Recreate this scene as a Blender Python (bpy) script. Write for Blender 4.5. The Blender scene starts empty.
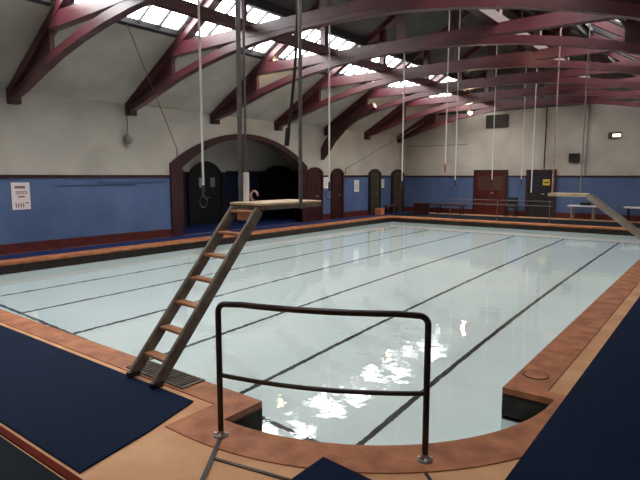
import bpy, bmesh, math, random
from mathutils import Vector, Matrix
random.seed(7)
scn = bpy.context.scene
COL = scn.collection
PI = math.pi

# ------------------------------------------------------------------ helpers
def link(name, me, mat=None, parent=None):
    o = bpy.data.objects.new(name, me); COL.objects.link(o)
    if mat: me.materials.append(mat)
    if parent is not None: o.parent = parent
    return o
def obj(name, bm, mat, parent=None, smooth=False):
    bmesh.ops.recalc_face_normals(bm, faces=bm.faces[:])
    me = bpy.data.meshes.new(name); bm.to_mesh(me); bm.free()
    if smooth:
        me.polygons.foreach_set('use_smooth', [True]*len(me.polygons))
        try: me.set_sharp_from_angle(angle=math.radians(40))
        except Exception: pass
    return link(name, me, mat, parent)
def tag(o, label, cat, group=None, kind=None):
    o['label'] = label; o['category'] = cat
    if group: o['group'] = group
    if kind: o['kind'] = kind
    return o
def thing(name, label, cat, loc=(0,0,0), group=None, rz=0):
    o = bpy.data.objects.new(name, None); COL.objects.link(o)
    o.location = loc; o.rotation_euler = (0,0,rz); o.empty_display_size = .1
    return tag(o, label, cat, group)
def struct(name, bm, mat, parent=None, smooth=False):
    o = obj(name, bm, mat, parent, smooth)
    if parent is None: o['kind'] = 'structure'
    return o
def copy_tree(o, parent=None):
    c = o.copy(); COL.objects.link(c); c.parent = parent
    for ch in list(o.children): copy_tree(ch, c)
    return c
def B(bm, x0,x1,y0,y1,z0,z1, bev=0.0):
    vs = [bm.verts.new(p) for p in ((x0,y0,z0),(x1,y0,z0),(x1,y1,z0),(x0,y1,z0),(x0,y0,z1),(x1,y0,z1),(x1,y1,z1),(x0,y1,z1))]
    fs = [bm.faces.new([vs[i] for i in f]) for f in ((3,2,1,0),(4,5,6,7),(0,1,5,4),(1,2,6,5),(2,3,7,6),(3,0,4,7))]
    if bev > 0:
        es = list({e for f in fs for e in f.edges})
        bmesh.ops.bevel(bm, geom=es, offset=bev, segments=2, affect='EDGES', profile=.6)
    return bm
def box(*a, bev=0.0):
    return B(bmesh.new(), *a, bev=bev)
def tube(bm, pts, r, seg=10, caps=True, radii=None):
    pts = [Vector(p) for p in pts]; n = len(pts); rings = []
    d0 = (pts[1]-pts[0]).normalized()
    up = Vector((0,0,1)) if abs(d0.z) < .9 else Vector((1,0,0))
    a = d0.cross(up).normalized()
    for i, p in enumerate(pts):
        if i == 0: d = pts[1]-pts[0]
        elif i == n-1: d = pts[-1]-pts[-2]
        else: d = (pts[i+1]-p).normalized() + (p-pts[i-1]).normalized()
        d.normalize(); a = (a - d*a.dot(d)).normalized(); b = d.cross(a)
        rr = radii[i] if radii else r
        rings.append([bm.verts.new(p + (a*math.cos(t)+b*math.sin(t))*rr) for t in [2*PI*k/seg for k in range(seg)]])
    for i in range(n-1):
        for k in range(seg):
            bm.faces.new((rings[i][k], rings[i][(k+1)%seg], rings[i+1][(k+1)%seg], rings[i+1][k]))
    if caps:
        bm.faces.new(rings[0][::-1]); bm.faces.new(rings[-1])
    return bm
def torus(bm, c, R, r, axis='y', n=28, m=8, a0=0, a1=2*PI):
    c = Vector(c); rings = []
    closed = abs(a1-a0-2*PI) < 1e-6
    cnt = n if closed else n+1
    for i in range(cnt):
        t = a0+(a1-a0)*i/n
        if axis == 'y': u = Vector((math.cos(t),0,math.sin(t))); w = Vector((0,1,0))
        elif axis == 'x': u = Vector((0,math.cos(t),math.sin(t))); w = Vector((1,0,0))
        else: u = Vector((math.cos(t),math.sin(t),0)); w = Vector((0,0,1))
        rings.append([bm.verts.new(c+u*(R+r*math.cos(s))+w*r*math.sin(s)) for s in [2*PI*k/m for k in range(m)]])
    for i in range(cnt if closed else cnt-1):
        j = (i+1) % cnt
        for k in range(m):
            bm.faces.new((rings[i][k], rings[j][k], rings[j][(k+1)%m], rings[i][(k+1)%m]))
    return bm
def beam(bm, p, q, w, h, up=(0,0,1)):
    """rectangular timber from p to q; w across, h along 'up' side"""
    p, q = Vector(p), Vector(q); d = (q-p).normalized(); s = d.cross(Vector(up)).normalized(); u = s.cross(d)
    vs = []
    for c in (p, q):
        for a, b in ((-1,-1),(1,-1),(1,1),(-1,1)): vs.append(bm.verts.new(c+s*a*w/2+u*b*h/2))
    for f in ((0,1,2,3),(7,6,5,4),(0,4,5,1),(1,5,6,2),(2,6,7,3),(3,7,4,0)): bm.faces.new([vs[i] for i in f])
    return bm
def poly(bm, loops, axis, lo, hi):
    """extruded polygon with holes; loops in 2D, axis = extrusion axis"""
    def P(a, b, t):
        return {'z':(a,b,t), 'x':(t,a,b), 'y':(a,t,b)}[axis]
    es = []
    for lp in loops:
        vs = [bm.verts.new(P(a,b,lo)) for a,b in lp]
        es += [bm.edges.new((vs[i], vs[(i+1)%len(vs)])) for i in range(len(vs))]
    r = bmesh.ops.triangle_fill(bm, edges=es, use_beauty=True, use_dissolve=False)
    fs = [g for g in r['geom'] if isinstance(g, bmesh.types.BMFace)]
    ex = bmesh.ops.extrude_face_region(bm, geom=fs)
    vs = [g for g in ex['geom'] if isinstance(g, bmesh.types.BMVert)]
    d = {'z':(0,0,hi-lo),'x':(hi-lo,0,0),'y':(0,hi-lo,0)}[axis]
    bmesh.ops.translate(bm, verts=vs, vec=d)
    return bm
def band(bm, low, top, y0, y1):
    """solid between two XZ polylines of equal length, extruded y0..y1"""
    n = len(low); g = []
    for y in (y0, y1):
        g.append(([bm.verts.new((a,y,b)) for a,b in low],[bm.verts.new((a,y,b)) for a,b in top]))
    (l0,t0),(l1,t1) = g
    for i in range(n-1):
        bm.faces.new((l0[i],l0[i+1],t0[i+1],t0[i])); bm.faces.new((l1[i+1],l1[i],t1[i],t1[i+1]))
        bm.faces.new((l0[i+1],l0[i],l1[i],l1[i+1])); bm.faces.new((t0[i],t0[i+1],t1[i+1],t1[i]))
    for i in (0, n-1): bm.faces.new((l0[i],t0[i],t1[i],l1[i]))
    return bm

# ------------------------------------------------------------------ materials
def S(r,g,b):   # sRGB 0-255 -> linear
    f = lambda c: c/12.92 if c <= .04045 else ((c+.055)/1.055)**2.4
    return (f(r/255), f(g/255), f(b/255), 1)
def mat(name, col, rough=.5, metal=0, spec=.5, col2=None, scale=4, bump=0, bscale=30, detail=4, stretch=None, lo=.35, hi=.65):
    m = bpy.data.materials.new(name); m.use_nodes = True; nt = m.node_tree; b = nt.nodes['Principled BSDF']
    b.inputs['Roughness'].default_value = rough; b.inputs['Metallic'].default_value = metal
    b.inputs['Specular IOR Level'].default_value = spec
    b.inputs['Base Color'].default_value = col
    tc = nt.nodes.new('ShaderNodeTexCoord'); src = tc.outputs['Object']
    if stretch:
        mp = nt.nodes.new('ShaderNodeMapping'); mp.inputs['Scale'].default_value = stretch
        nt.links.new(src, mp.inputs[0]); src = mp.outputs[0]
    if col2:
        n = nt.nodes.new('ShaderNodeTexNoise'); n.inputs['Scale'].default_value = scale; n.inputs['Detail'].default_value = detail
        r = nt.nodes.new('ShaderNodeValToRGB'); r.color_ramp.elements[0].color = col; r.color_ramp.elements[1].color = col2
        r.color_ramp.elements[0].position = lo; r.color_ramp.elements[1].position = hi
        nt.links.new(src, n.inputs['Vector']); nt.links.new(n.outputs['Fac'], r.inputs[0]); nt.links.new(r.outputs[0], b.inputs['Base Color'])
    if bump:
        n2 = nt.nodes.new('ShaderNodeTexNoise'); n2.inputs['Scale'].default_value = bscale
        bp = nt.nodes.new('ShaderNodeBump'); bp.inputs['Strength'].default_value = bump; bp.inputs['Distance'].default_value = .02
        nt.links.new(src, n2.inputs['Vector']); nt.links.new(n2.outputs['Fac'], bp.inputs['Height']); nt.links.new(bp.outputs[0], b.inputs['Normal'])
    return m
def emis(name, col, strength, col2=None, scale=3):
    m = bpy.data.materials.new(name); m.use_nodes = True; nt = m.node_tree
    nt.nodes.remove(nt.nodes['Principled BSDF']); e = nt.nodes.new('ShaderNodeEmission'); out = nt.nodes['Material Output']
    e.inputs[0].default_value = col; e.inputs[1].default_value = strength
    if col2:
        tc = nt.nodes.new('ShaderNodeTexCoord'); n = nt.nodes.new('ShaderNodeTexNoise'); n.inputs['Scale'].default_value = scale
        r = nt.nodes.new('ShaderNodeValToRGB'); r.color_ramp.elements[0].color = col2; r.color_ramp.elements[1].color = col
        r.color_ramp.elements[0].position = .38; r.color_ramp.elements[1].position = .5
        nt.links.new(tc.outputs['Object'], n.inputs['Vector']); nt.links.new(n.outputs['Fac'], r.inputs[0]); nt.links.new(r.outputs[0], e.inputs[0])
    nt.links.new(e.outputs[0], out.inputs[0])
    return m
def painted_wall(name, zsplit, ca=S(76,96,134), cb=S(88,108,146)):
    """white plaster over a blue painted dado, split by height"""
    m = bpy.data.materials.new(name); m.use_nodes = True; nt = m.node_tree; b = nt.nodes['Principled BSDF']
    N = nt.nodes.new; L = nt.links.new
    b.inputs['Roughness'].default_value = .5; b.inputs['Specular IOR Level'].default_value = .3
    tc = N('ShaderNodeTexCoord'); sx = N('ShaderNodeSeparateXYZ'); L(tc.outputs['Object'], sx.inputs[0])
    gt = N('ShaderNodeMath'); gt.operation = 'GREATER_THAN'; gt.inputs[1].default_value = zsplit; L(sx.outputs[2], gt.inputs[0])
    n = N('ShaderNodeTexNoise'); n.inputs['Scale'].default_value = .9; n.inputs['Detail'].default_value = 6; L(tc.outputs['Object'], n.inputs['Vector'])
    rb = N('ShaderNodeValToRGB'); rb.color_ramp.elements[0].color = ca; rb.color_ramp.elements[1].color = cb; rb.color_ramp.elements[0].position=.35; rb.color_ramp.elements[1].position=.65
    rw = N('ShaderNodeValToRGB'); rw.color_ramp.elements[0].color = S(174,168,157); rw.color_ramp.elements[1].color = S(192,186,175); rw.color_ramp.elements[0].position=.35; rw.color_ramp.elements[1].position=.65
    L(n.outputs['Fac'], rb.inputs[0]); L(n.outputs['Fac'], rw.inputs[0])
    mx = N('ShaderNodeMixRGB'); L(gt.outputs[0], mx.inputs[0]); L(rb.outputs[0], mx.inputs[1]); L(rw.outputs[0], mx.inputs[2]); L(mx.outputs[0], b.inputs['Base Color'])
    n2 = N('ShaderNodeTexNoise'); n2.inputs['Scale'].default_value = 6; L(tc.outputs['Object'], n2.inputs['Vector'])
    bp = N('ShaderNodeBump'); bp.inputs['Strength'].default_value = .15; bp.inputs['Distance'].default_value = .02; L(n2.outputs['Fac'], bp.inputs['Height']); L(bp.outputs[0], b.inputs['Normal'])
    return m

M = {}
M['wall'] = painted_wall('blue_dado_white_plaster', 1.76)
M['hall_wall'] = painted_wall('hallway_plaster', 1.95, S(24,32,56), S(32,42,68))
M['tan'] = mat('tan_stone', S(194,142,98), .6, spec=.3, col2=S(216,166,120), scale=2.2, bump=.1)
M['coping'] = mat('terracotta_coping', S(146,88,56), .55, spec=.3, col2=S(188,122,82), scale=5, bump=.2, bscale=25, detail=8)
M['mat_blue'] = mat('navy_rubber_mat', S(8,24,48), .85, spec=.12, col2=S(11,29,57), scale=1.5, bump=.25, bscale=120)
M['mat_dark'] = mat('dark_teal_mat', S(16,26,34), .85, spec=.12, col2=S(21,31,40), scale=3)
M['mat_walk'] = mat('blue_walkway_mat', S(18,38,84), .7, spec=.2, col2=S(22,44,94), scale=2)
M['red_trim'] = mat('red_brown_paint', S(72,24,18), .45, col2=S(88,31,23), scale=6)
M['maroon'] = mat('maroon_gloss_paint', S(68,29,34), .36, spec=.6, col2=S(88,41,48), scale=1.6, bump=.12, bscale=8)
M['maroon_dark'] = mat('dark_maroon_paint', S(48,17,19), .4, col2=S(58,22,23), scale=5)
M['beam_brown'] = mat('red_brown_timber', S(58,28,24), .5, col2=S(76,36,29), scale=3, stretch=(1,.2,1))
M['ceil'] = mat('grey_boarded_ceiling', S(158,153,142), .7, spec=.2, col2=S(176,170,158), scale=1.2)
M['ceil_up'] = mat('dark_grey_boarding', S(70,70,67), .8, col2=S(84,84,80), scale=2)  # dark grey boards for the upper slopes and the far gable
M['black'] = mat('black_paint', S(14,13,15), .5)
M['frame_dark'] = mat('dark_skylight_frame', S(20,16,16), .6)
M['pool_white'] = mat('white_pool_tile', S(238,246,246), .4, col2=S(246,250,250), scale=.8)
M['tile_dark'] = mat('waterline_tile_recess_shade', S(24,19,18), .5, spec=.3, col2=S(44,33,28), scale=9)  # dark tile, blackened further to carry the recess shade under the coping
M['red_matt'] = mat('matt_red_line', S(86,26,18), .9, spec=.1, col2=S(98,34,22), scale=5)
M['lane'] = mat('black_lane_tile', S(60,58,56), .5)
M['steel_dark'] = mat('worn_dark_tube', S(36,28,26), .32, metal=.35, col2=S(62,46,38), scale=9)
M['steel'] = mat('stainless_steel', S(170,165,160), .3, metal=.9)
M['grey_metal'] = mat('grey_painted_metal', S(96,94,92), .45, metal=.4, col2=S(112,108,104), scale=12)
M['wood_rail'] = mat('weathered_grey_wood', S(72,62,52), .65, col2=S(112,98,82), scale=14, stretch=(1,.4,.4))
M['wood_tread'] = mat('worn_brown_wood', S(150,96,62), .6, col2=S(182,130,92), scale=12, stretch=(.4,1,1))
M['board'] = mat('pale_board_wood', S(186,160,128), .6, col2=S(214,192,160), scale=10, stretch=(1,.3,1))
M['pale_rail'] = mat('pale_painted_rail', S(150,138,126), .5, col2=S(172,158,144), scale=8)
M['rail_blue'] = mat('blue_grey_rail', S(48,62,92), .6)
M['rope'] = mat('white_rope', S(214,208,198), .8, bump=.5, bscale=60)
M['rope_red'] = mat('reddish_rope', S(158,110,96), .8, col2=S(196,170,160), scale=25)
M['rope_black'] = mat('black_strap', S(16,15,16), .7)
M['white'] = mat('white_paint', S(232,230,226), .45)
M['ring'] = mat('steel_ring', S(58,56,54), .45, metal=.4)
M['sign_white'] = mat('white_sign_board', S(226,212,212), .5)
M['sign_red'] = mat('dark_red_ink', S(128,44,44), .6)
M['sign_grey'] = mat('brown_grey_ink', S(132,104,98), .6)
M['wood_door'] = mat('brown_panel', S(70,46,30), .4, col2=S(86,58,38), scale=5)
M['green_door'] = mat('olive_panel', S(58,56,38), .45, col2=S(70,66,46), scale=4)
M['navy_door'] = mat('dark_navy_panel', S(14,18,34), .4)
M['door_glass'] = mat('dull_glass', S(150,160,164), .15, spec=.6)
M['brown_glass'] = mat('brown_reeded_glass', S(76,52,38), .3, spec=.6)
M['yellow'] = mat('yellow_sign', S(206,176,44), .5)
M['red_door'] = mat('red_brown_door', S(70,17,14), .4, col2=S(84,25,18), scale=4)
M['pipe'] = mat('grey_pipe', S(136,130,124), .5)
M['orange'] = mat('orange_plastic', S(206,130,82), .5)
M['lamp_shade'] = mat('lamp_body', S(70,60,48), .5, metal=.3)
M['gold'] = mat('yellow_shade', S(190,140,50), .45)
SKY_E = 13.0
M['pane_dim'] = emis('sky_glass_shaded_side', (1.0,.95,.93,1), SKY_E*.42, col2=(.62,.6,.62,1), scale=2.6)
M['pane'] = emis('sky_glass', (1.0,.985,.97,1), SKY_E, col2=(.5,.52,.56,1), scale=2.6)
M['lamp'] = emis('warm_lamp_glass', (1,.72,.42,1), 26)
M['lamp_small'] = emis('dim_lamp_glass', (1,.86,.55,1), 1.6)

# water: clear refracting surface with soft ripples
w = bpy.data.materials.new('pool_water'); w.use_nodes = True; nt = w.node_tree; nt.nodes.remove(nt.nodes['Principled BSDF'])
gl = nt.nodes.new('ShaderNodeBsdfGlass'); gl.inputs['IOR'].default_value = 1.33; gl.inputs['Roughness'].default_value = 0.0
gl.inputs['Color'].default_value = (.955,.995,.985,1)
tc = nt.nodes.new('ShaderNodeTexCoord'); n = nt.nodes.new('ShaderNodeTexNoise'); n.inputs['Scale'].default_value = 4.5; n.inputs['Detail'].default_value = 3
bp = nt.nodes.new('ShaderNodeBump'); bp.inputs['Strength'].default_value = .12; bp.inputs['Distance'].default_value = .02
nt.links.new(tc.outputs['Object'], n.inputs['Vector']); nt.links.new(n.outputs['Fac'], bp.inputs['Height'])
nt.links.new(bp.outputs[0], gl.inputs['Normal']); nt.links.new(gl.outputs[0], nt.nodes['Material Output'].inputs[0])
M['water'] = w

# ------------------------------------------------------------------ dimensions
XL, XR, YF, YN = -13.1, .3, 24.4, -1.6          # room walls
EAVE, SL = 3.74, .6
XC = (XL+XR)/2; RIDGE = EAVE+SL*(XC-XL)
PL, PR, PN, PF = -11.8, -1.4, 2.95, 20.7        # pool edges
BC = Vector((-2.84, 4.4)); BR = 1.86            # bowed corner
WZ, PZ = -.22, -1.5                            # water level, pool floor
SK0, SK1 = -10.75, -9.35                        # skylight band on the slope
TY = [5.57+2.985*k for k in range(-2, 7)]
def arc(R, a0=-90, a1=0, n=24):
    return [(BC.x+R*math.cos(math.radians(a0+(a1-a0)*i/n)), BC.y+R*math.sin(math.radians(a0+(a1-a0)*i/n))) for i in range(n+1)]

# ------------------------------------------------------------------ floor, pool
CW = .33
outer_hole = [(PL-.45,PN-.27),(-3.10,PN-.27)] + [(-3.10,2.21)] + arc(BR+CW)[0:] + [(-.65,4.55),(PR+.33,4.55),(PR+.33,PF+.4),(PL-.45,PF+.4)]
bm = poly(bmesh.new(), [[(XL,YN),(XR,YN),(XR,YF),(XL,YF)], outer_hole], 'z', -.3, 0)
struct('floor', bm, M['tan'])
# pool basin shell (walls of the pool, dark waterline band above white)
outline = [(PL,PN),(BC.x,PN)] + arc(BR) + [(PR,BC.y),(PR,PF),(PL,PF)]
bm = bmesh.new(); n = len(outline)
lv = [[bm.verts.new((a,b,z)) for a,b in outline] for z in (PZ, -.26)]
for i in range(n):
    bm.faces.new((lv[0][i],lv[0][(i+1)%n],lv[1][(i+1)%n],lv[1][i]))
bm.faces.new(lv[0])
bmesh.ops.triangulate(bm, faces=[f for f in bm.faces if len(f.verts) > 4])
basin = struct('pool_basin', bm, M['pool_white'])
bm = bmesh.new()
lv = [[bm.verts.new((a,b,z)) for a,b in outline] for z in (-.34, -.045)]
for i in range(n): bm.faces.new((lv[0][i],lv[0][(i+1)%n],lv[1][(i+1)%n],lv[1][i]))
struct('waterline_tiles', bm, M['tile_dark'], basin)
for x in (-2.68,-4.36,-6.02,-7.76,-9.45,-10.95):
    struct('lane_line', box(x-.033,x+.033,3.96,19.6,PZ,PZ+.006), M['lane'], basin)
struct('lane_line', box(PL,-2.3,3.9,3.96,PZ,PZ+.006), M['lane'], basin)
struct('lane_line', box(PL,PR,19.6,19.69,PZ,PZ+.006), M['lane'], basin)
# entry step following the bow
bm = poly(bmesh.new(), [arc(BR)+arc(BR-.13)[::-1]], 'z', PZ, -.36)
struct('entry_step', bm, M['pool_white'], basin)
# water
bm = bmesh.new(); vs = [bm.verts.new((a,b,WZ)) for a,b in outline]; f = bm.faces.new(vs); f.normal_update()
if f.normal.z < 0: f.normal_flip()
bmesh.ops.triangulate(bm, faces=bm.faces[:])
me = bpy.data.meshes.new('pool_water'); bm.to_mesh(me); bm.free()
tag(link('pool_water', me, M['water']), 'clear pale blue water filling the swimming pool', 'water', kind='stuff')
# coping
cop = [[(PL-.45,PN-.27),(-3.10,PN-.27),(-3.10,2.21),(BC.x,2.21),(BC.x,PN),(PL,PN),(PL-.45,PN)],
       [(BC.x,2.21)]+arc(BR+CW)[1:]+[(-.65,4.55),(PR+.33,4.55),(PR,4.55),(PR,4.4)]+arc(BR)[::-1],
       [(PR,4.55),(PR+.33,4.55),(PR+.33,PF+.4),(PR,PF+.4)],
       [(PL-.45,PN),(PL,PN),(PL,PF+.4),(PL-.45,PF+.4)],
       [(PL,PF),(PR,PF),(PR,PF+.4),(PL,PF+.4)]]
for i, lp in enumerate(cop):
    struct('trim_%d' % (i+1), poly(bmesh.new(), [lp], 'z', -.06, .008), M['coping'])
struct('trim_6', box(XL+.03,-2.9,1.44,1.49,0,.012), M['red_matt'])
# floor joints
def strip(p, q, w=.03):
    return beam(bmesh.new(), (p[0],p[1],.004), (q[0],q[1],.004), w, .012)
struct('trim_7', beam(bmesh.new(),(-2.65,2.34,.009),(-2.28,1.83,.009),.03,.006), M['black'])
struct('trim_8', strip((-2.49,2.13),(-1.94,2.24),.022), M['steel_dark'])
struct('trim_9', strip((-1.33,2.80),(-1.18,2.66),.018), M['black'])
# grate by the ladder
t = thing('drain_grate', 'dark slatted drain grate set in the coping behind the ladder foot', 'grate', (-3.95,2.83,.008))
obj('grate_frame', poly(bmesh.new(), [[(-.42,-.12),(.42,-.12),(.42,.12),(-.42,.12)],[(-.40,-.10),(.40,-.10),(.40,.10),(-.40,.10)]], 'z', 0, .012), M['wood_rail'], t)
bm = bmesh.new()
for k in range(17): B(bm, -.39+k*.0487-.008, -.39+k*.0487+.012, -.10,.10,0,.01)
obj('slats', bm, M['wood_rail'], t)
obj('tray', box(-.40,.40,-.10,.10,0,.002), M['black'], t)
# access cover at the end of the right coping
t = thing('access_cover', 'round terracotta access cover let into the end of right coping', 'cover', (-1.25,4.86,.008))
obj('rim', torus(bmesh.new(), (0,0,.002), .105, .006, 'z'), M['tile_dark'], t)
bm = bmesh.new(); bmesh.ops.create_cone(bm, cap_ends=True, segments=28, radius1=.1, radius2=.1, depth=.006, matrix=Matrix.Translation((0,0,.003)))
obj('lid', bm, M['coping'], t)

# mats
def matobj(loops, label, m, z=.014, name='floor_mat', hi=None):
    o = obj(name, poly(bmesh.new(), [loops], 'z', .001, hi or z), m); return tag(o, label, 'mat')
matobj([(-13.05,1.52),(-3.0,1.52),(-3.12,2.1),(-3.27,2.61),(-13.05,2.61)], 'large navy rubber mat at left under the ladder foot', M['mat_blue'])
matobj([(-13.05,-1.5),(-2.95,-1.5),(-2.95,1.42),(-13.05,1.42)], 'dark mat in bottom left corner beyond red strip', M['mat_dark'])
matobj([(-.92,2.3),(.25,2.3),(.25,20.0),(-.92,20.0)], 'navy rubber mat covering the whole right poolside walkway', M['mat_blue'])
matobj([(-1.93,1.0),(-1.0,1.0),(-1.0,2.26),(.25,2.26),(.25,2.28),(-.95,2.28),(-1.2,2.5),(-1.93,2.56)], 'small navy mat corner at bottom centre in front of the handrail', M['mat_blue'])
matobj([(-12.95,3.2),(-12.3,3.2),(-12.3,24.2),(-12.95,24.2)], 'bright blue walkway mat along foot of left wall', M['mat_walk'])
matobj([(-12.25,21.3),(-1.0,21.3),(-1.0,23.4),(-12.25,23.4)], 'dark mat running across the far poolside', M['mat_dark'])

# ------------------------------------------------------------------ walls
m1_ = lambda x: XL+XR-x
# arch opening in left wall
A0, A1 = 10.25, 15.95; SP = 2.05; AR = 1.0
def archpts(y0, y1, sp, rise, n=28, base=0):
    """segmental arch profile in (y, z)"""
    c = (y0+y1)/2; hw = (y1-y0)/2; R = (hw*hw+rise*rise)/(2*rise); zc = sp+rise-R; a = math.asin(min(1,hw/R))
    return [(y0,base)]+[(c+R*math.sin(-a+2*a*i/n), zc+R*math.cos(-a+2*a*i/n)) for i in range(n+1)]+[(y1,base)]
hole = archpts(A0, A1, SP, AR, base=0)
wl = [(YN,0),hole[0]]+hole[1:-1]+[hole[-1],(YF,0),(YF,EAVE+.1),(YN,EAVE+.1)]
struct('wall_left', poly(bmesh.new(), [wl], 'x', XL, XL-.3), M['wall'])
gable = [(XL-.3,0),(XR+.3,0),(XR+.3,EAVE),(XC,RIDGE+.1),(XL-.3,EAVE)]
struct('wall_far', poly(bmesh.new(), [gable], 'y', YF, YF+.3), M['wall'])
struct('wall_near', poly(bmesh.new(), [gable], 'y', YN, YN-.3), M['wall'])
struct('wall_right', box(XR,XR+.3,YN,YF,0,EAVE+.1), M['wall'])
gz = 4.72; gx = XL+(gz-EAVE)/SL
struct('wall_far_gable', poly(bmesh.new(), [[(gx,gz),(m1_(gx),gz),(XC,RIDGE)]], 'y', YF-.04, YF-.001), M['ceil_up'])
# dado rails and baseboards
n_tr = 20
for (y0,y1) in ((YN,A0-.42),(A1+.3,YF)):
    struct('trim_%d' % n_tr, box(XL-.01,XL+.035,y0,y1,1.75,1.83), M['maroon_dark']); n_tr += 1
    struct('baseboard_left' if y0 < 5 else 'baseboard_left_far', box(XL-.01,XL+.03,y0,y1,0,.24), M['red_trim'])
struct('trim_22', box(XL+.04,XR,YF-.035,YF+.01,1.75,1.82), M['maroon_dark'])
struct('baseboard_far', box(XL+.04,XR,YF-.03,YF+.01,0,.24), M['red_trim'])
struct('trim_23', box(XL+.05,-9.9,YF-.02,YF+.01,3.26,3.30), M['pipe'])
# arch surround: jambs and arched head
out = archpts(A0-.42, A1+.3, SP+.12, AR+.04)
bm = poly(bmesh.new(), [[hole[0]]+hole[1:-1]+[hole[-1]]+out[::-1]], 'x', XL-.33, XL+.07)
struct('trim_24', bm, M['maroon_dark'])
# hallway behind the arch
HB = XL-2.5
struct('floor_hallway', box(HB-.2,XL-.02,9.0,20.4,-.3,-.0), M['mat_walk'])
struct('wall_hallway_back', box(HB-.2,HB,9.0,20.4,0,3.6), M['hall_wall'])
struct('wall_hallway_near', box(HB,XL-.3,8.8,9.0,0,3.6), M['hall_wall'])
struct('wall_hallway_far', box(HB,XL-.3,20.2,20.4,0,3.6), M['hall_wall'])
struct('ceiling_hallway', box(HB-.2,XL-.3,8.8,20.4,3.6,3.7), M['ceil'])
struct('trim_25', box(HB-.01,HB+.03,9.0,12.3,1.92,2.0), M['maroon_dark'])
struct('trim_26', box(HB-.01,HB+.03,14.35,20.2,1.92,2.0), M['maroon_dark'])

# ------------------------------------------------------------------ ceiling + skylights
def sz(x): return EAVE+SL*(x-XL) if x <= XC else EAVE+SL*(XR-x)
def slope(name, xs, y0, y1, mt, th=.1, off=0):
    bm = bmesh.new(); vs = []
    for x in xs:
        for y in (y0,y1):
            for t_ in (0, th): vs.append(bm.verts.new((x,y,sz(x)+off+t_)))
    for f in ((0,1,3,2),(4,6,7,5),(0,2,6,4),(1,5,7,3),(0,4,5,1),(2,3,7,6)): bm.faces.new([vs[i] for i in f])
    return bm
m1 = lambda x: XL+XR-x          # mirror across the ridge
segs = []
bmL, bmU = bmesh.new(), bmesh.new()
def add_slope(bm, xa, xb, y0, y1, th=.1):
    vs = []
    for x in (xa, xb):
        for y in (y0,y1):
            for t_ in (0, th): vs.append(bm.verts.new((x,y,sz(x)+t_)))
    for f in ((0,1,3,2),(4,6,7,5),(0,2,6,4),(1,5,7,3),(0,4,5,1),(2,3,7,6)): bm.faces.new([vs[i] for i in f])
for mir in (False, True):
    g = m1 if mir else (lambda x: x)
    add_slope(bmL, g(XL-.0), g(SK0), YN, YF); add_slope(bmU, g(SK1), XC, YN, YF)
    for i, y in enumerate(TY):
        add_slope(bmL, g(SK0), g(SK1), YN if i == 0 else y-.16, YF if i == len(TY)-1 else y+.16)
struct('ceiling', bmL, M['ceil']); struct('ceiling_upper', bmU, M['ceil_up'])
k = 0
for mir in (False, True):
    g = m1 if mir else (lambda x: x)
    for i in range(len(TY)):
        y0 = TY[i]+.16; y1 = (TY[i+1]-.16) if i+1 < len(TY) else YF-.2
        if y1-y0 < 1: continue
        k += 1
        bm = bmesh.new()
        for xa, xb in ((SK0-.02,SK0+.06),(SK1-.07,SK1+.02)):     # head and sill
            vs = []
            for x in (g(xa), g(xb)):
                for y in (y0,y1):
                    for t_ in (-.05,.09): vs.append(bm.verts.new((x,y,sz(x)+t_)))
            for f in ((0,1,3,2),(4,6,7,5),(0,2,6,4),(1,5,7,3),(0,4,5,1),(2,3,7,6)): bm.faces.new([vs[j] for j in f])
        nb = 5
        for j in range(nb+1):
            y = y0+(y1-y0)*j/nb; hw = .018
            vs = []
            for x in (g(SK0), g(SK1)):
                for yy in (y-hw,y+hw):
                    for t_ in (0,.07): vs.append(bm.verts.new((x,yy,sz(x)+t_)))
            for f in ((0,1,3,2),(4,6,7,5),(0,2,6,4),(1,5,7,3),(0,4,5,1),(2,3,7,6)): bm.faces.new([vs[q] for q in f])
        fr = struct('window_%d' % k, bm, M['frame_dark'])
        bm = bmesh.new()
        v = [bm.verts.new((x,y,sz(x)+.075)) for x,y in ((g(SK0),y0),(g(SK1),y0),(g(SK1),y1),(g(SK0),y1))]
        f = bm.faces.new(v)
        ex = bmesh.ops.extrude_face_region(bm, geom=[f]); bmesh.ops.translate(bm, verts=[q for q in ex['geom'] if isinstance(q, bmesh.types.BMVert)], vec=(0,0,.01))
        obj('pane', bm, M['pane_dim'] if mir else M['pane'], fr)

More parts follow.
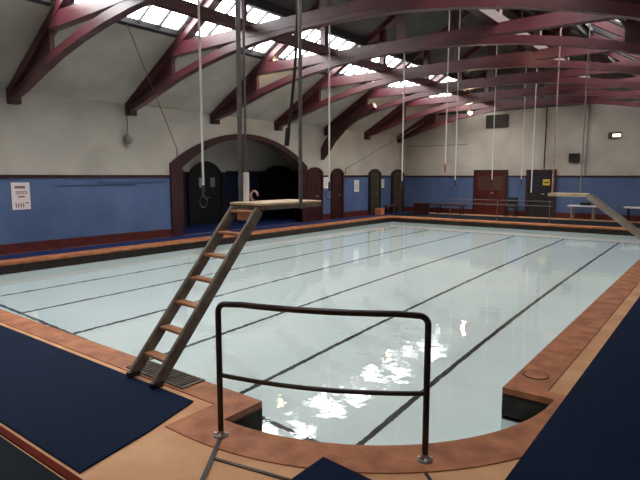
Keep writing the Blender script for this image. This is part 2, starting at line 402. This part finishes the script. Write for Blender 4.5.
# ------------------------------------------------------------------ roof trusses
def tp(x): return x
low = [(-13.1,3.5),(-12.5,3.64),(-11.7,3.9),(-10.9,4.15),(-10.0,4.36),(-9.1,4.52),(-8.2,4.63),(-7.3,4.69),(XC,4.71)]
low = low + [(m1(x),z) for x,z in low[-2::-1]]
def make_truss():
    root = bpy.data.objects.new('roof_truss', None); COL.objects.link(root)
    root.empty_display_size = .2
    d = .11
    top = [(x, z+.17) for x, z in low]
    obj('arched_brace', band(bmesh.new(), low, top, -d*.8, d*.8), M['maroon'], root)
    rl = [(XL,3.62),(-12.0,sz(-12.0)-.24),(-9.5,sz(-9.5)-.21),(XC,RIDGE-.21)]
    for s in (0, 1):
        ll = rl if s == 0 else [(m1(x),z) for x,z in rl]
        tt = [((x if s == 0 else m1(x)), sz(x)-.01) for x,_ in rl]
        obj('rafter', band(bmesh.new(), ll, tt, -d, d), M['maroon'], root)
    xa = XL+(5.22-EAVE)/SL+.25
    cb = [(xa-.65,4.72),(-9.5,4.74),(XC,4.8),(m1(-9.5),4.74),(m1(xa-.65),4.72)]
    ct = [(xa-.4,5.02),(-9.5,4.99),(XC,4.99),(m1(-9.5),4.99),(m1(xa-.4),5.02)]
    obj('collar_beam', band(bmesh.new(), cb, ct, -d*.9, d*.9), M['maroon'], root)
    for x in (-8.68, m1(-8.68)):
        obj('queen_post', box(x-.08,x+.08,-.08,.08,4.97,sz(x)-.1), M['maroon_dark'], root)
    obj('king_post', box(XC-.09,XC+.09,-.085,.085,4.97,RIDGE-.2), M['maroon_dark'], root)
    for s in (0, 1):
        wlw = [(-13.08,3.6),(-12.5,3.78),(-11.7,4.05),(-11.1,4.22)]; wup = [(x, sz(x)-.15) for x, _ in wlw]
        if s: wlw = [(m1(x),z) for x,z in wlw]; wup = [(m1(x),z) for x,z in wup]
        obj('web_board', band(bmesh.new(), wlw, wup, -.05, .05), M['maroon_dark'], root)
    for x in (XL+.06, XR-.06):
        s = 1 if x < XC else -1
        obj('wall_foot', box(min(x-.05*s,x+.16*s),max(x-.05*s,x+.16*s),-.12,.12,3.42,3.66,bev=.02), M['maroon_dark'], root)
    return root
tr = make_truss()
names = ['roof truss overhead above the foot of the nearest ladder and the handrail',
 'maroon timber roof truss landing farthest left on the white wall, above the notice','maroon timber roof truss landing just right of hanging round fitting',
 'maroon timber roof truss landing above the left half of the wide arch','maroon timber roof truss landing above right half of the wide arch',
 'maroon timber roof truss landing just right of wide arch, with long curved knee','maroon timber roof truss second from the far gable wall','maroon timber roof truss nearest the far gable wall']
for i, y in enumerate(TY[1:]):
    o = tr if i == 0 else copy_tree(tr)
    o.location = (0,y,0); tag(o, names[i], 'roof truss', 'maroon roof trusses')
# the low curved knee under one truss
y = TY[6]
kl = [(-13.12,2.42),(-12.85,2.7),(-12.5,3.15),(-12.0,3.6),(-11.4,3.98),(-10.6,4.32)]
kt = [(-13.12,2.85),(-12.95,3.15),(-12.65,3.5),(-12.2,3.9),(-11.6,4.22),(-10.7,4.5)]
tag(obj('knee_brace', band(bmesh.new(), kl, kt, y-.32, y-.1), M['maroon_dark']), 'dark curved timber knee reaching lowest down the left wall right of arch', 'brace')
# longitudinal timbers
P = [('purlin','red brown timber beam running lengthwise across the trusses on the left', -8.68, 4.96, 5.17, .2, 'beam_brown'),
     ('purlin','red brown timber beam running lengthwise across trusses on the right', m1(-8.68), 4.96, 5.17, .2, 'beam_brown')]
for nm, lb, x, z0, z1, wd, mt in P:
    tag(obj(nm, box(x-wd/2,x+wd/2,YN+.02,YF-.02,z0,z1), M[mt]), lb, 'beam', 'lengthwise roof beams')
tag(obj('ridge_beam', box(XC-.1,XC+.1,YN+.02,YF-.02,RIDGE-.36,RIDGE-.12), M['maroon_dark']), 'dark timber ridge beam under the roof apex that carries the ring ropes', 'beam', 'lengthwise roof beams')
for s, lb in ((0,'black purlin along upper edge of the left skylights'),(1,'black purlin along upper edge of the right skylights')):
    x = SK1+.12 if s == 0 else m1(SK1+.12)
    tag(obj('purlin', box(x-.06,x+.06,YN+.02,YF-.02,sz(x)-.28,sz(x)-.06), M['frame_dark']), lb, 'beam', 'lengthwise roof beams')

# warm lamps beside the left skylights, some trusses
def lamp_thing(x, y, z, label, power=14):
    t = thing('ceiling_lamp', label, 'lamp', (x,y,z), 'warm lamps under the roof')
    bm = bmesh.new(); bmesh.ops.create_uvsphere(bm, u_segments=16, v_segments=10, radius=.075); obj('bulb', bm, M['lamp'], t, True)
    bm = bmesh.new(); bmesh.ops.create_cone(bm, cap_ends=False, segments=20, radius1=.11, radius2=.04, depth=.1, matrix=Matrix.Translation((0,0,.1))); obj('lamp_shade', bm, M['lamp_shade'], t, True)
    obj('stem', tube(bmesh.new(), [(0,0,.15),(0,0,sz(x)-z-.01)], .012, 8), M['black'], t)
    ld = bpy.data.lights.new('lamp_light', 'POINT'); ld.energy = power; ld.color = (1,.66,.36); ld.shadow_soft_size = .1
    lo = bpy.data.objects.new('lamp_light', ld); COL.objects.link(lo); lo.parent = t; lo.location = (0,0,-.16)
lamp_thing(-10.6, 11.80, 5.0, 'warm lamp glowing below skylight between the two hanging poles', 16)
lamp_thing(-10.2, 17.85, 4.98, 'warm lamp glowing just left of the white rope in the middle', 16)
lamp_thing(-8.6, 21.4, 4.37, 'warm lamp glowing low near the far gable', 16)
lamp_thing(-4.2, 13.45, 5.2, 'warm lamp glowing on the right half of the roof', 16)

# ------------------------------------------------------------------ doors
def wall_door(num, y0, y1, z1, m, round_top=True, glass=None, xw=XL, frame=M['maroon_dark'], rise=.12):
    pr = archpts(y0, y1, z1-rise, rise, n=16) if round_top else [(y0,0),(y0,z1),(y1,z1),(y1,0)]
    d = struct('door_%d' % num, poly(bmesh.new(), [pr], 'x', xw+.005, xw+.05), m)
    po = archpts(y0-.1, y1+.1, z1-rise+.02, rise+.08, n=16) if round_top else [(y0-.1,0),(y0-.1,z1+.08),(y1+.1,z1+.08),(y1+.1,0)]
    obj('door_frame', poly(bmesh.new(), [pr+po[::-1]], 'x', xw+.0, xw+.09), frame, d)
    bm = bmesh.new(); c = (y0+y1)/2
    for a, b in ((.25,.95),(1.1,1.75)):
        for ya, yb in ((y0+.1,c-.06),(c+.06,y1-.1)): B(bm, xw+.045,xw+.062,ya,yb,a,b,bev=.006)
    obj('door_panel', bm, glass or m, d)
    obj('door_handle', tube(bmesh.new(), [(xw+.05,c+.04,1.0),(xw+.1,c+.04,1.0),(xw+.1,c+.16,1.0)], .012, 8), M['steel'], d)
    return d
wall_door(1, 16.35,17.15,2.05, M['maroon_dark'])
wall_door(2, 17.98,18.62,2.02, M['maroon_dark'])
wall_door(3, 20.9,21.7,2.03, M['green_door'], frame=M['black'])
wall_door(4, 22.95,23.95,2.03, M['green_door'], glass=M['wood_door'], frame=M['black'])
# hallway arched doors
d = wall_door(5, 12.55,14.05,2.25, M['black'], xw=HB, frame=M['black'], rise=.62)
for ya in (12.95, 13.5):
    struct('door_glass', box(HB+.06,HB+.07,ya,ya+.22,1.38,1.74), M['door_glass'], d)
wall_door(6, 16.3,18.5,2.15, M['navy_door'], xw=HB, frame=M['black'], rise=.4)
tag(obj('wall_notice', box(HB+.001,HB+.015,15.0,15.3,1.38,1.68), M['door_glass']), 'grey notice on hallway wall beyond the arch', 'notice')
# far wall doors
def far_door(num, x0, x1, z1, m, gl):
    d = struct('door_%d' % num, box(x0,x1,YF-.05,YF-.005,0,z1), m)
    bm = bmesh.new(); B(bm, x0-.1,x0,YF-.09,YF,0,z1+.1); B(bm, x1,x1+.1,YF-.09,YF,0,z1+.1); B(bm, x0,x1,YF-.09,YF,z1,z1+.1)
    obj('door_frame', bm, M['maroon_dark'], d)
    c = (x0+x1)/2; bm = bmesh.new()
    for a, b in ((x0+.12,c-.08),(c+.08,x1-.12)): B(bm, a,b,YF-.06,YF-.045,1.15,1.78,bev=.004)
    obj('door_glass', bm, gl, d)
    bm = bmesh.new()
    for a, b in ((x0+.12,c-.08),(c+.08,x1-.12)): B(bm, a,b,YF-.062,YF-.045,.25,.95,bev=.006)
    B(bm, c-.01,c+.01,YF-.056,YF-.045,0,z1); obj('door_panel', bm, m, d)
    obj('door_handle', tube(bmesh.new(), [(c+.06,YF-.05,1.02),(c+.06,YF-.1,1.02),(c+.18,YF-.1,1.02)], .014, 8), M['steel'], d)
    return d
far_door(7, -9.4,-8.02,1.98, M['red_door'], M['brown_glass'])
far_door(8, -7.0,-5.95,1.98, M['black'], M['navy_door'])
o = thing('door_sign', 'small yellow sign hung on the black door at far end', 'sign', (-6.25,YF-.075,1.5))
obj('sign_board', box(-.13,.16,-.008,.008,-.1,.16,bev=.003), M['yellow'], o)
obj('sign_mark', box(-.08,.11,-.012,-.007,-.01,.05), M['lamp_shade'], o)

# ------------------------------------------------------------------ notices, wall fittings
t = thing('wall_sign', 'white notice with dark red lettering on the blue wall at far left', 'sign', (XL+.012,5.62,1.35))
obj('sign_board', box(-.01,.01,-.205,.205,-.33,.30,bev=.004), M['sign_white'], t)
def letter(*rects):
    bm = bmesh.new()
    for y0,y1,z0,z1 in rects: B(bm, .009,.013,y0,y1,z0,z1)
    obj('letter', bm, M['sign_red'], t)
for a in (-.11,-.045,.02,.085): letter((a,a+.012,.03,.10),(a,a+.048,.09,.101),(a,a+.048,.029,.042),(a+.036,a+.048,.03,.10))
letter((-.07,.08,-.045,-.015))
for a in (-.13,-.075,-.02,.035): letter((a,a+.016,-.29,-.17),(a,a+.042,-.235,-.22))
letter((.085,.16,-.19,-.165))
obj('heading', box(.009,.013,-.13,.10,.16,.22), M['sign_grey'], t)
def notice(y0,y1,z0,z1,label):
    t = thing('wall_notice', label, 'notice', (XL+.01,(y0+y1)/2,(z0+z1)/2), 'small notices between the left wall doors')
    h, v = (y1-y0)/2, (z1-z0)/2
    obj('notice_board', box(-.008,.008,-h,h,-v,v,bev=.003), M['white'], t)
    bm = bmesh.new()
    for q in range(4): B(bm, .007,.010,-h*.7,h*.7,v*.6-q*v*.36,v*.6-q*v*.36+.02)
    obj('text_lines', bm, M['sign_grey'], t)
notice(17.38,17.72,1.3,1.76, 'small white notice between the two maroon doors')
notice(19.62,20.0,1.1,1.62, 'white notice in the middle of widest blue panel right of the maroon doors')
notice(21.95,22.2,1.25,1.65, 'small white notice between the two olive doors')
# faint rails on left wall
for y0,y1,z,lb in ((6.5,8.7,1.555,'long thin dark rail fixed on the blue wall, lower of two'),(7.5,9.6,1.62,'long thin dark rail fixed on the blue wall, nearer the arch')):
    bm = box(XL+.01,XL+.03,y0,y1,z,z+.013,bev=.002); B(bm, XL,XL+.012,y0+.1,y0+.14,z-.005,z+.03); B(bm, XL,XL+.012,y1-.14,y1-.1,z-.005,z+.03)
    tag(obj('wall_rail', bm, M['rail_blue']), lb, 'rail')
# hanging round fitting
t = thing('round_speaker', 'round grey fitting hanging on a cord high on the white wall', 'speaker', (XL+.16,8.4,2.78))
bm = bmesh.new(); bmesh.ops.create_uvsphere(bm, u_segments=20, v_segments=12, radius=.13, matrix=Matrix.Diagonal((.9,1,1,1))); obj('housing', bm, M['pipe'], t, True)
obj('grille', torus(bmesh.new(), (.07,0,0), .08, .012, 'x'), M['grey_metal'], t, True)
obj('cord', tube(bmesh.new(), [(0,0,.12),(0,0,.5),(-.06,0,.96)], .012, 6), M['grey_metal'], t)
# window cords
tag(obj('window_cord', tube(bmesh.new(), [(-10.72,7.05,sz(-10.72)-.06),(XL+.03,10.1,2.6),(XL+.03,10.1,2.3)], .012, 6), M['grey_metal']), 'thin slanting cord from first skylight down to the arch', 'cord')
tag(obj('window_cord', tube(bmesh.new(), [(-11.7,23.4,sz(-11.7)-.3),(XL+.03,18.9,2.1),(XL+.03,18.9,1.9)], .014, 6), M['grey_metal']), 'thin slanting cord on white wall above the middle doors', 'cord')
# far wall fittings
t = thing('wall_speaker', 'black box speaker on the white far wall above blue dado', 'speaker', (-5.17,YF-.1,2.56))
obj('cabinet', box(-.2,.2,-.1,.1,-.18,.18,bev=.012), M['black'], t); obj('grille', box(-.16,.16,-.108,-.098,-.14,.14,bev=.003), M['frame_dark'], t)
t = thing('emergency_light', 'small emergency lamp with yellow glow high on far wall at right', 'lamp', (-3.7,YF-.05,3.42))
obj('housing', box(-.26,.22,-.06,.06,-.1,.12,bev=.015), M['lamp_shade'], t); obj('diffuser', box(-.1,.2,-.075,-.055,-.07,.06,bev=.01), M['lamp_small'], t)
tag(obj('wall_pipe', tube(bmesh.new(), [(-4.72,YF-.04,1.84),(-4.72,YF-.04,4.7)], .035, 10), M['pipe']), 'grey vertical pipe on the far wall right of the black speaker', 'pipe')
t = thing('louvre_vent', 'dark louvred panel under the roof near the far lamp', 'vent', (-8.55,YF-.04,4.25))
obj('vent_frame', box(-.45,.55,-.04,.04,-.28,.3), M['frame_dark'], t)
bm = bmesh.new()
for q in range(6): B(bm, -.4,.5,-.055,-.03,-.22+q*.085,-.19+q*.085)
obj('louvres', bm, M['green_door'], t)
tag(obj('black_cable', tube(bmesh.new(), [(-6.35,YF-.12,5.0),(-6.35,YF-.12,2.1)], .028, 8), M['black']), 'black vertical cable dropping to the black far door', 'cable')

# ------------------------------------------------------------------ ladders
def rr_rail(bm, p, q, w, h): return beam(bm, p, q, w, h)
def make_ladder(run, rise, width, nr, label, loc, rz, rm=None):
    t = thing('ladder', label, 'ladder', loc, 'poolside platform ladders', rz)
    L = math.hypot(run, rise); ux, uz = run/L, rise/L
    for s in (-1,1):
        x = s*width/2
        bm = beam(bmesh.new(), (x,0+.01,.03), (x,run,rise), .05, .10)
        bmesh.ops.bevel(bm, geom=bm.edges[:], offset=.008, segments=2, affect='EDGES')
        r = obj('rail', bm, rm or M['wood_rail'], t)
        obj('rail_foot', box(x-.03,x+.03,-.05,.06,0,.05,bev=.01), M['black'], r)
    for k in range(nr):
        f = .13+.1425*k; y, z = run*f, rise*f
        obj('tread', box(-width/2+.02,width/2-.02,y-.05,y+.05,z-.012,z+.014,bev=.005), M['wood_tread'], t)
    return t
LZ = 1.5
make_ladder(1.2, LZ-.05, .38, 7, 'grey wooden ladder with brown treads leaning up from navy mat, nearest', (-3.92,2.6,.015), math.radians(-4))
make_ladder(1.72, 1.36, .35, 7, 'pale ladder rising from the right walkway to the distant platform', (-.6,12.5,.014), math.radians(90), M['pale_rail'])
# near platform
t = thing('diving_platform', 'narrow suspended wooden platform at head of the nearest ladder', 'platform', (-3.88,3.84,LZ), 'suspended launching platforms')
obj('board', box(-.25,.24,0.01,.95,.005,.028,bev=.005), M['board'], t)
bm = bmesh.new(); B(bm, -.25,-.215,.01,.95,-.04,.004); B(bm, .205,.24,.01,.95,-.04,.004)
for y in (.02,.48,.94): B(bm, -.215,.205,y,y+.035,-.035,.004)
obj('frame', bm, M['wood_rail'], t)
obj('bracket', box(-.2,-.0,.06,.12,-.16,-.041,bev=.006), M['wood_tread'], t)
p = obj('hanger_pole', tube(bmesh.new(), [(-.25,.17,-.05),(-.25,.17,4.92-LZ)], .026, 12), M['grey_metal'], t, True)
obj('pole_sleeve', tube(bmesh.new(), [(-.20,.2,.03),(-.20,.2,.34)], .033, 14), M['white'], p, True)
obj('hanger_pole', tube(bmesh.new(), [(-.20,.2,.34),(-.20,.2,4.92-LZ)], .013, 10), M['grey_metal'], t, True)
obj('hanger_pole', tube(bmesh.new(), [(.24,.58,-.05),(.24,.58,4.92-LZ)], .021, 12), M['grey_metal'], t, True)
obj('hanger_crossbar', beam(bmesh.new(), (-.32,.12,4.925-LZ), (.30,.63,4.925-LZ), .07, .05), M['grey_metal'], t)
obj('hook', torus(bmesh.new(), (-.13,.25,.09), .05, .012, 'y', a0=0, a1=PI*1.5), M['rope_red'], t)
# far platform
t = thing('diving_platform', 'pale suspended platform beyond, at the head of the distant ladder', 'platform', (-2.45,12.5,1.40), 'suspended launching platforms')
obj('board', box(-.66,.1,-.2,.2,.0,.03,bev=.006), M['board'], t)
bm = bmesh.new(); B(bm, -.66,.1,-.2,-.16,-.04,-.0); B(bm, -.66,.1,.16,.2,-.04,-.0)
obj('frame', bm, M['board'], t)
obj('hanger_pole', tube(bmesh.new(), [(-.05,.0,.03),(-.05,.0,sz(-2.5)-1.4+.02)], .014, 8), M['pipe'], t)
obj('hanger_rope', tube(bmesh.new(), [(-.62,.0,.03),(-.62,.0,sz(-3.13)-1.4+.02)], .016, 8), M['rope_red'], t)
# black strap
bm = tube(bmesh.new(), [(-3.86,4.55,5.95),(-3.87,4.55,4.0),(-3.89,4.5,3.0),(-3.93,4.46,2.4),(-3.95,4.44,2.25)], .017, 8)
t = thing('hanging_strap', 'black strap hanging just left of the thinner platform pole', 'strap', (.07,.06,.05))
obj('strap', bm, M['rope_black'], t)
obj('strap_end', tube(bmesh.new(), [(-3.95,4.44,2.27),(-3.965,4.43,2.08)], .028, 8), M['rope_black'], t)
obj('strap_top', tube(bmesh.new(), [(-3.86,4.55,5.9),(-3.86,4.55,sz(-3.79)-.04)], .017, 8), M['rope_black'], t)

# ------------------------------------------------------------------ handrail
a0 = Vector((-2.67,2.36)); a1 = Vector((-1.40,2.93)); HH = .95
t = thing('handrail', 'dark tubular handrail standing on bowed terracotta coping in the foreground', 'handrail', (a0.x,a0.y,.008))
dv = a1-a0; Lh = dv.length; dv.normalize()
nv = Vector((dv.y, -dv.x))          # outwards, the way the coping bows
def hp(s, z):
    q = max(0, min(1, s/Lh)); b = .09*4*q*(1-q)
    return (dv.x*s+nv.x*b, dv.y*s+nv.y*b, z)
pts = [hp(0,.01),hp(0,.45),hp(0,HH-.07)]
for k in range(1,7): a = PI/2*k/6; pts.append(hp(.06-.06*math.cos(a), HH-.07+.06*math.sin(a)))
for k in range(1,10): pts.append(hp(.06+(Lh-.12)*k/10, HH))
for k in range(0,7): a = PI/2*k/6; pts.append(hp(Lh-.06+.06*math.sin(a), HH-.07+.06*math.cos(a)))
pts += [hp(Lh,.45),hp(Lh,.01)]
obj('frame_tube', tube(bmesh.new(), pts, .0205, 16), M['steel_dark'], t, True)
obj('mid_rail', tube(bmesh.new(), [hp(Lh*q/12,.44) for q in range(13)], .0155, 14), M['steel_dark'], t, True)
for s in (0, Lh):
    x, y, _ = hp(s,0)
    bm = bmesh.new(); bmesh.ops.create_cone(bm, cap_ends=True, segments=24, radius1=.052, radius2=.048, depth=.01, matrix=Matrix.Translation((x,y,.005)))
    bmesh.ops.create_cone(bm, cap_ends=True, segments=20, radius1=.03, radius2=.024, depth=.03, matrix=Matrix.Translation((x,y,.025)))
    fl = obj('flange', bm, M['steel'], t)
    for q in range(4):
        bm = bmesh.new(); bmesh.ops.create_cone(bm, cap_ends=True, segments=6, radius1=.011, radius2=.010, depth=.014, matrix=Matrix.Translation((x+.039*math.cos(.6+q*PI/2),y+.039*math.sin(.6+q*PI/2),.016)))
        obj('bolt', bm, M['white'], fl)

# ------------------------------------------------------------------ ring ropes
ZR = 1.42
def make_ring():
    root = bpy.data.objects.new('hanging_ring', None); COL.objects.link(root); root.empty_display_size = .1
    obj('rope', tube(bmesh.new(), [(0,0,.24),(0,0,3.0),(0,0,RIDGE-.3-ZR)], .017, 8), M['rope'], root)
    obj('ring', torus(bmesh.new(), (0,0,0), .085, .009, 'y'), M['ring'], root, True)
    obj('shackle', tube(bmesh.new(), [(0,0,.08),(0,0,.26)], .02, 8), M['ring'], root)
    return root
rg = make_ring()
rl = ['nearest white ring rope, hanging in front of the wide arch','second white ring rope, hanging right of the platform end','third white ring rope, in front of the last olive door by the corner',
      'fourth white ring rope, against the blue far wall left of the red door','fifth white ring rope, in front of red far doors','sixth and farthest white ring rope, between red and black far doors']
for i, yy in enumerate((5.42,8.68,11.72,14.95,18.05,21.3)):
    o = rg if i == 0 else copy_tree(rg)
    o.location = (XC,yy,ZR-(0.0 if i else .02)); tag(o, rl[i], 'ring rope', 'travelling rings hung from the ridge')
t = thing('grip_rope', 'rope ending in a brown wooden grip left of the fourth ring rope', 'rope', (-5.42,12.05,1.88))
obj('rope', tube(bmesh.new(), [(0,0,.2),(0,0,sz(-5.42)-1.88+.05)], .014, 8), M['rope'], t); obj('grip', tube(bmesh.new(), [(0,0,.0),(0,0,.22)], .03, 10), M['wood_tread'], t)
tag(obj('hanging_rope', tube(bmesh.new(), [(-5.75,20.4,1.2),(-5.75,20.4,sz(-5.75)-.0)], .02, 8), M['rope']), 'plain white rope hanging close to the sixth ring rope', 'rope')

# ------------------------------------------------------------------ far poolside furniture
t = thing('safety_rail', 'pale two-bar metal rail across the far pool edge', 'railing', (0,21.3,0))
for z in (.66,.84): obj('rail', tube(bmesh.new(), [(-9.4,0,z),(-5.2,0,z)], .013, 8), M['grey_metal'], t)
for x in (-9.3,-7.3,-5.3): obj('post', tube(bmesh.new(), [(x,0,.012),(x,0,.86)], .014, 8), M['grey_metal'], t)
def bench(name, label, loc, w, h, d, mt, leg, nleg=2, rz=0, cat='bench'):
    t = thing(name, label, cat, loc, None, rz)
    obj('seat', box(-w/2,w/2,-d/2,d/2,h-.05,h,bev=.01), M[mt], t)
    for k in range(nleg):
        x = -w/2+.15+(w-.3)*k/(nleg-1)
        for y in (-d/2+.05, d/2-.05): obj('leg', box(x-.025,x+.025,y-.025,y+.025,0,h-.05), M[leg], t)
    return t
bench('bench', 'long dark red bench along far wall left of the red door', (-11.0,23.9,0), 2.6, .45, .4, 'red_trim', 'black', 3)
t = bench('table', 'low white table against the far blue wall at right', (-4.65,23.95,0), 1.1, .6, .5, 'white', 'pipe', 2, cat='table')
tag(obj('cushion', box(-4.75,-4.35,23.8,24.1,.6,.72,bev=.03), M['black']), 'black bag lying on the low white table', 'bag')
t = bench('table', 'low white table at right edge of the far wall', (-2.75,23.9,0), .8, .6, .5, 'white', 'black', 2, cat='table')
t = thing('chair', 'black chair between the red and the black far doors', 'chair', (-7.55,23.9,0))
obj('seat', box(-.22,.22,-.22,.22,.42,.47,bev=.01), M['black'], t); obj('backrest', box(-.22,.22,.18,.22,.47,.85,bev=.01), M['black'], t)
for x in (-.19,.19):
    for y in (-.19,.19): obj('leg', box(x-.018,x+.018,y-.018,y+.018,0,.42), M['black'], t)
bench('bench', 'dark low bench between two olive doors at left wall', (-12.75,22.3,.014), .9, .4, .35, 'wood_door', 'black', 2, math.radians(90))
t = thing('bin', 'small orange box standing at the foot of first olive door', 'box', (-12.75,21.25,.014))
obj('body', box(-.16,.16,-.16,.16,0,.26,bev=.02), M['orange'], t); obj('lid', box(-.175,.175,-.175,.175,.26,.3,bev=.01), M['orange'], t)
t = thing('crate', 'dark reddish box on the far poolside near the left corner', 'box', (-11.3,22.6,.014))
obj('body', box(-.3,.3,-.2,.2,0,.5,bev=.02), M['maroon_dark'], t); obj('lid', box(-.32,.32,-.22,.22,.5,.55,bev=.01), M['wood_door'], t)

# ------------------------------------------------------------------ world, camera, view
wd = bpy.data.worlds.new('World'); scn.world = wd; wd.use_nodes = True
wd.node_tree.nodes['Background'].inputs[0].default_value = (.8,.88,1,1); wd.node_tree.nodes['Background'].inputs[1].default_value = .6
cam = bpy.data.cameras.new('Camera'); co = bpy.data.objects.new('Camera', cam); COL.objects.link(co)
cam.sensor_width = 36; cam.lens = 530/640*36; cam.clip_start = .05
co.location = (0,0,1.8); co.rotation_euler = (math.radians(90-6.885),0,math.radians(37.389))
scn.camera = co
vs = scn.view_settings; vs.view_transform = 'Standard'; vs.look = 'None'; vs.gamma = 1; vs.use_curve_mapping = False; vs.exposure = 0.55
scn.cycles.use_denoising = True
scn.cycles.max_bounces = 10; scn.cycles.diffuse_bounces = 5; scn.cycles.transmission_bounces = 8; scn.cycles.glossy_bounces = 4
scn.cycles.caustics_refractive = True; scn.cycles.caustics_reflective = True
scn.cycles.sample_clamp_indirect = 12
